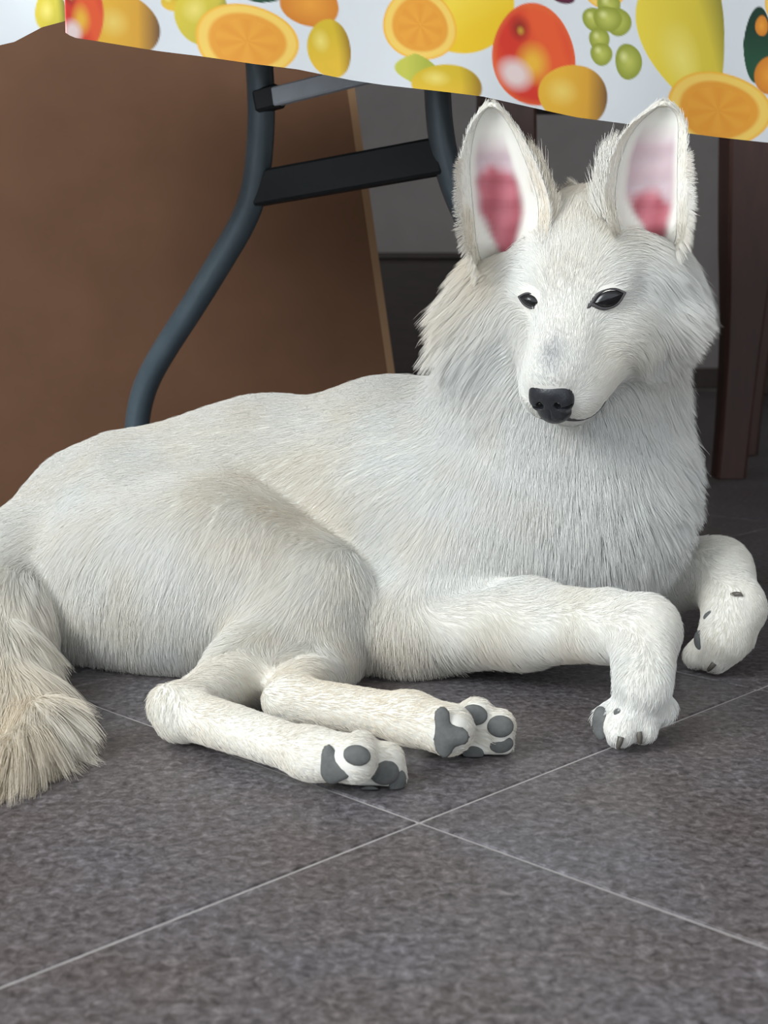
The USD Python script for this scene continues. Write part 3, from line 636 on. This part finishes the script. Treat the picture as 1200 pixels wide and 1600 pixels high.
# ------------------------------------------------------------------ the coat
# combing guide: seen place, direction (right, down, towards the viewer), length in cm, creaminess
GUIDE = [(300, 660, -1, .15, 0, 1.3, .25), (500, 640, -1, .2, 0, 1.4, .2), (620, 700, -1, .4, 0, 1.5, .1), (620, 850, -.8, .7, 0, 1.6, .1), (450, 800, -.7, .7, 0, 1.4, .45), (200, 750, -.8, .6, 0, 1.3, .15), (100, 800, -.7, .7, 0, 1.5, .1),
         (250, 900, -.3, .9, 0, 1.6, .1), (400, 850, -.4, .9, 0, 1.5, .25), (500, 940, -.5, .8, 0, 1.5, .2), (150, 1000, -.2, 1, 0, 1.8, .2), (200, 1055, 0, 1, 0, 1.4, .2), (300, 1040, 0, 1, 0, 1.2, .1),
         (262, 1110, -.2, .9, 0, .6, .3), (258, 1140, .5, .4, 0, .5, .35), (400, 1185, 1, .3, 0, .4, .35), (480, 1212, 1, .2, 0, .3, .3), (600, 1235, .8, .3, 0, .3, .3), (680, 1180, 1, .3, 0, .4, .4), (560, 1130, 1, .2, 0, .5, .5),
         (300, 1120, 1, .3, 0, .6, .35), (440, 1160, 1, .3, 0, .6, .3), (560, 1150, 1, .3, 0, .5, .3), (500, 1100, 1, .15, 0, .6, .5), (640, 1120, 1, .2, 0, .6, .45), (740, 1110, 1, .3, 0, .5, .35),
         (30, 880, -.3, 1, 0, 2.6, .2), (40, 960, -.02, 1, .2, 4.0, .3, .25), (50, 1060, .35, 1, .5, 5.5, .5, .25), (95, 1110, .75, .6, .5, 4.6, .35, .25), (60, 1160, .35, .4, .9, 4.6, .5, .2), (15, 1130, 0, .45, 1, 6.8, .65, .2), (60, 1130, .35, .6, .8, 6.2, .6, .2), (5, 1180, 0, .3, 1, 6.5, .7, .2), (5, 1000, .1, 1, .4, 5, .4, .25),
         (700, 960, 1, .25, 0, .9, .1), (850, 970, 1, .2, 0, .8, .15), (950, 960, 1, .3, 0, .7, .1), (750, 1025, .5, .9, 0, 1.3, .35), (640, 1000, .1, 1, 0, 1.4, .3), (880, 1010, .6, .8, 0, 1.0, .4), (1040, 970, .5, 1, 0, .7, .1), (1000, 1070, -.1, 1, 0, .7, 0), (965, 1060, -.5, .9, 0, 1.1, 0), (970, 1140, -.2, 1, 0, .4, .1),
         (1130, 880, .6, .6, 0, .6, .2), (1160, 950, .1, 1, 0, .5, .2), (1110, 1020, -.4, 1, 0, .5, .3),
         (760, 780, -.3, 1, 0, 1.8, 0), (700, 880, -.2, 1, 0, 1.8, .05), (580, 980, -.1, 1, 0, 2.0, .3), (620, 1030, 0, 1, 0, 1.8, .3),
         (950, 750, .1, 1, 0, 3.0, 0), (1030, 760, .75, .65, 0, 3.2, .05, .5), (1000, 850, .2, 1, 0, 3.0, 0), (900, 860, -.05, 1, 0, 2.6, 0), (1035, 690, .85, .5, 0, 3.2, 0, .5), (1030, 830, .7, .75, 0, 3.0, 0, .5), (730, 610, -.6, .8, 0, 2.4, 0), (850, 720, 0, 1, 0, 2.2, .05), (960, 680, .3, 1, 0, 2.5, 0),
         (722, 465, -.9, .45, 0, 3.8, .35, .5), (715, 515, -.8, .65, 0, 4.2, .2, .5), (738, 415, -.8, .6, 0, 2.6, .4, .5), (735, 560, -.55, .85, 0, 3.0, .05, .4), (770, 500, -.6, .8, 0, 1.8, .1), (760, 430, -.7, .7, 0, 1.8, .5),
         (1050, 480, .9, .45, 0, 3.2, .1, .7), (1040, 420, .85, .5, 0, 2.2, .1, .6), (1045, 560, .75, .65, 0, 3.4, .1, .7), (1020, 630, .5, .87, 0, 3.2, .05, .4), (1015, 540, .5, .85, 0, 1.8, .15), (1030, 450, .6, .75, 0, 1.6, .1),
         (900, 400, .05, -1, 0, .8, .25), (890, 335, 0, -1, 0, 1.0, .3), (890, 480, 0, -1, 0, .5, .15), (875, 560, 0, -1, 0, .3, .1), (835, 600, -.5, -.7, 0, .3, 0), (950, 590, .7, -.5, 0, .4, .2), (800, 530, -.8, .5, 0, .9, 0), (810, 430, -.8, -.3, 0, .9, 0), (990, 510, .8, .3, 0, .9, .15), (975, 420, .7, -.2, 0, .9, .15), (860, 650, -.3, .6, 0, .3, 0), (920, 650, .5, .3, 0, .4, .1), (850, 690, -.2, 1, 0, 1.8, 0)]
GP = np.array([hit(g[0], g[1]) for g in GUIDE]); GD = np.array([[g[2], -g[4], -g[3]] for g in GUIDE], float); GD /= np.linalg.norm(GD, axis=1, keepdims=True)
GL = np.array([g[5] for g in GUIDE]) * .01; GC = np.array([g[6] for g in GUIDE]); GF = np.array([g[7] if len(g) > 7 else .36 + .35 * np.clip((g[5] - 1.5) / 2, 0, 1) for g in GUIDE])
gtree = cKDTree(GP)
def comb(p):
    d_, i = gtree.query(p, 6); w = 1 / (d_ ** 2 + 1e-4) ** 1.5; w /= w.sum(1, keepdims=True)
    v = (GD[i] * w[..., None]).sum(1); return v / (np.linalg.norm(v, axis=1, keepdims=True) + 1e-9), (GL[i] * w).sum(1), (GC[i] * w).sum(1), (GF[i] * w).sum(1)
vn = body_mesh.vertex_normals
tri = body_mesh.vertices[body_mesh.faces]; area = body_mesh.area_faces
cen = tri.mean(1); fn_ = body_mesh.face_normals; view = CAM - cen; view /= np.linalg.norm(view, axis=1, keepdims=True)
wgt = area * np.where((fn_ * view).sum(1) > -.25, 1.0, .25) * np.where(cen[:, 2] < .004, 0, 1)
wgt *= np.where(np.linalg.norm(cen - HC, axis=1) < .17, 1.7, 1.0)
NH = 280000
fi = rng.choice(len(area), NH, p=wgt / wgt.sum()); b0 = rng.random((NH, 2)); fl = b0.sum(1) > 1; b0[fl] = 1 - b0[fl]
bw = np.column_stack([1 - b0.sum(1), b0]); fa = body_mesh.faces[fi]
root = (body_mesh.vertices[fa] * bw[..., None]).sum(1); rn = (vn[fa] * bw[..., None]).sum(1); rn /= np.linalg.norm(rn, axis=1, keepdims=True)
keep = np.ones(NH, bool)
for p, r in nofur: keep &= np.linalg.norm(root - p, axis=1) > r
root, rn = root[keep], rn[keep]
flow, length, cream, lifts = comb(root)
length = np.where((root[:, 0] > -.19) & (root[:, 1] < 1.3), np.minimum(length, .004 + root[:, 2] * .9), length)
fdn = (flow * rn).sum(1, keepdims=True); tang = flow - rn * fdn + rn * np.clip(fdn, 0, None) * .75 * np.clip((length[:, None] - .012) / .015, 0, 1); tang /= np.linalg.norm(tang, axis=1, keepdims=True) + 1e-9
def strands(root, rn, tang, length, cream, lift, clump_every, clump_amt, seed, npt=5):
    g = np.random.default_rng(seed); n = len(root)
    jit = g.normal(0, .13, (n, 3)); jit -= rn * (jit * rn).sum(1, keepdims=True) * .8; tg = tang + jit; tg /= np.linalg.norm(tg, axis=1, keepdims=True)
    L = length * (1.15 - (.4 + .3 * np.clip((length - .03) / .03, 0, 1)) * g.random(n) ** 1.3); lf = lift * g.uniform(.7, 1.3, n)
    t = np.linspace(0, 1, npt)[None, :, None]
    pts = root[:, None] + L[:, None, None] * (t * tg[:, None] + (lf[:, None, None] * (t - .55 * t * t)) * rn[:, None])
    longf = np.clip((length - .010) / .03, 0, 1)[:, None, None]
    pts[..., 2] -= (longf * .006 * t * t)[..., 0] * 1.0
    ci = g.choice(n, max(n // clump_every, 1), replace=False); _, near = cKDTree(root[ci]).query(root)
    tipoff = pts[ci][near] ; amt = (clump_amt * (.08 + .92 * longf)) * t ** 1.3
    own = np.linalg.norm(root[ci][near] - root, axis=1)[:, None, None]
    pts = pts * (1 - amt) + tipoff * amt
    pts[..., 2] = np.maximum(pts[..., 2], .0008)
    c0, c1 = np.array(lin(237, 238, 235)), np.array(lin(226, 206, 172))
    cm = np.clip(cream + .12 * (meshkit.noise(root * 30, 5) - .5) * 2 + g.normal(0, .04, n), 0, 1)[:, None]
    return pts, c0 * (1 - cm) + c1 * cm
GREY = grey(root)
P1, C1 = strands(root, rn, tang, length, cream, lifts, 30, .55, 11)
C1 = C1 * (1 - GREY) + np.array(lin(128, 130, 136)) * GREY     # greyish skin and hair over the nose bridge
# ears: short velvet on the rims and backs, longer fringe low on the outer side
ER, EN, ET, EL, EC = [], [], [], [], []
for (P, back, nr, us, yy), out in ((earL, -1), (earR, 1)):
    up = np.gradient(P, axis=0); up /= np.linalg.norm(up, axis=2, keepdims=True)
    lat = np.gradient(P, axis=1); lat /= np.linalg.norm(lat, axis=2, keepdims=True)
    for _ in range(5200):
        i, j = rng.integers(1, 38), rng.integers(0, 33); u = us[j]; v = i / 39
        fr = rng.random() < .5
        if fr and abs(u) < .66: continue
        base = (P if fr else back)[i, j] + lat[i, j] * rng.normal(0, .0012) + up[i, j] * rng.normal(0, .0014)
        nn_ = nr[i, j] if fr else -nr[i, j]
        ER.append(base); EN.append(nn_); ET.append(up[i, j] * .9 + lat[i, j] * np.sign(u) * (.25 + .3 * (abs(u) > .9))); EL.append(.006); EC.append(.1)
    for _ in range(900):                                   # fringe
        i = rng.integers(0, 21); j = 0 if out < 0 else 32
        base = P[i, j] + up[i, j] * rng.normal(0, .002) + lat[i, j] * rng.normal(0, .002); w_ = 1 - i / 22
        ER.append(base); EN.append(nr[i, j]); ET.append(lat[i, j] * out * 1.0 + up[i, j] * .15 - np.array([0, 0, .35 * w_])); EL.append(.010 + .016 * w_); EC.append(.2)
    for _ in range(360):                                   # inner rim hairs reaching over the opening's foot
        i = rng.integers(0, 9); j = int(rng.choice([0, 1, 2, 3, 29, 30, 31, 32])); f_ = rng.random()
        ER.append(P[i, j] * f_ + P[i + 1, j] * (1 - f_) + rng.normal(0, .0012, 3)); EN.append(nr[i, j]); ET.append(up[i, j] + lat[i, j] * rng.normal(0, .3)); EL.append(.016); EC.append(.45 if out < 0 else .3)
    tj = 32 if out < 0 else 0                               # fur behind the inner rim
    for _ in range(1300):
        i = rng.integers(8, 21); base = back[i, tj] + np.array([0, .012, 0]) + rng.normal(0, .003, 3)
        ER.append(base); EN.append(np.array([0, 1.0, 0])); ET.append(up[i, tj] * .9 - lat[i, tj] * out * .30); EL.append(.026 * rng.uniform(.6, 1)); EC.append(.45 if out < 0 else .15)
ER, EN, ET, EL, EC = map(np.array, (ER, EN, ET, EL, EC)); ET /= np.linalg.norm(ET, axis=1, keepdims=True)
P2, C2 = strands(ER, EN, ET, EL, EC, .25, 10, .4, 12)
ALL = np.concatenate([P1, P2]); COL = np.concatenate([C1, C2])
cv = UsdGeom.BasisCurves.Define(stage, '/World/dog/fur')
n_, k_ = ALL.shape[:2]
cv.CreateTypeAttr('linear'); cv.CreateWrapAttr('nonperiodic')
cv.CreatePointsAttr(Vt.Vec3fArray.FromNumpy(ALL.reshape(-1, 3).astype(np.float32)))
cv.CreateCurveVertexCountsAttr(Vt.IntArray.FromNumpy(np.full(n_, k_, np.int32)))
wd = np.tile(np.linspace(1, .25, k_) * .00040, n_)
cv.CreateWidthsAttr(Vt.FloatArray.FromNumpy(wd.astype(np.float32))); cv.SetWidthsInterpolation('vertex')
primvar(cv.GetPrim(), 'fur_color', np.repeat(COL, k_, 0), 'vertex')
UsdShade.MaterialBindingAPI.Apply(cv.GetPrim()).Bind(FUR)
tag(cv.GetPrim(), kind='stuff')
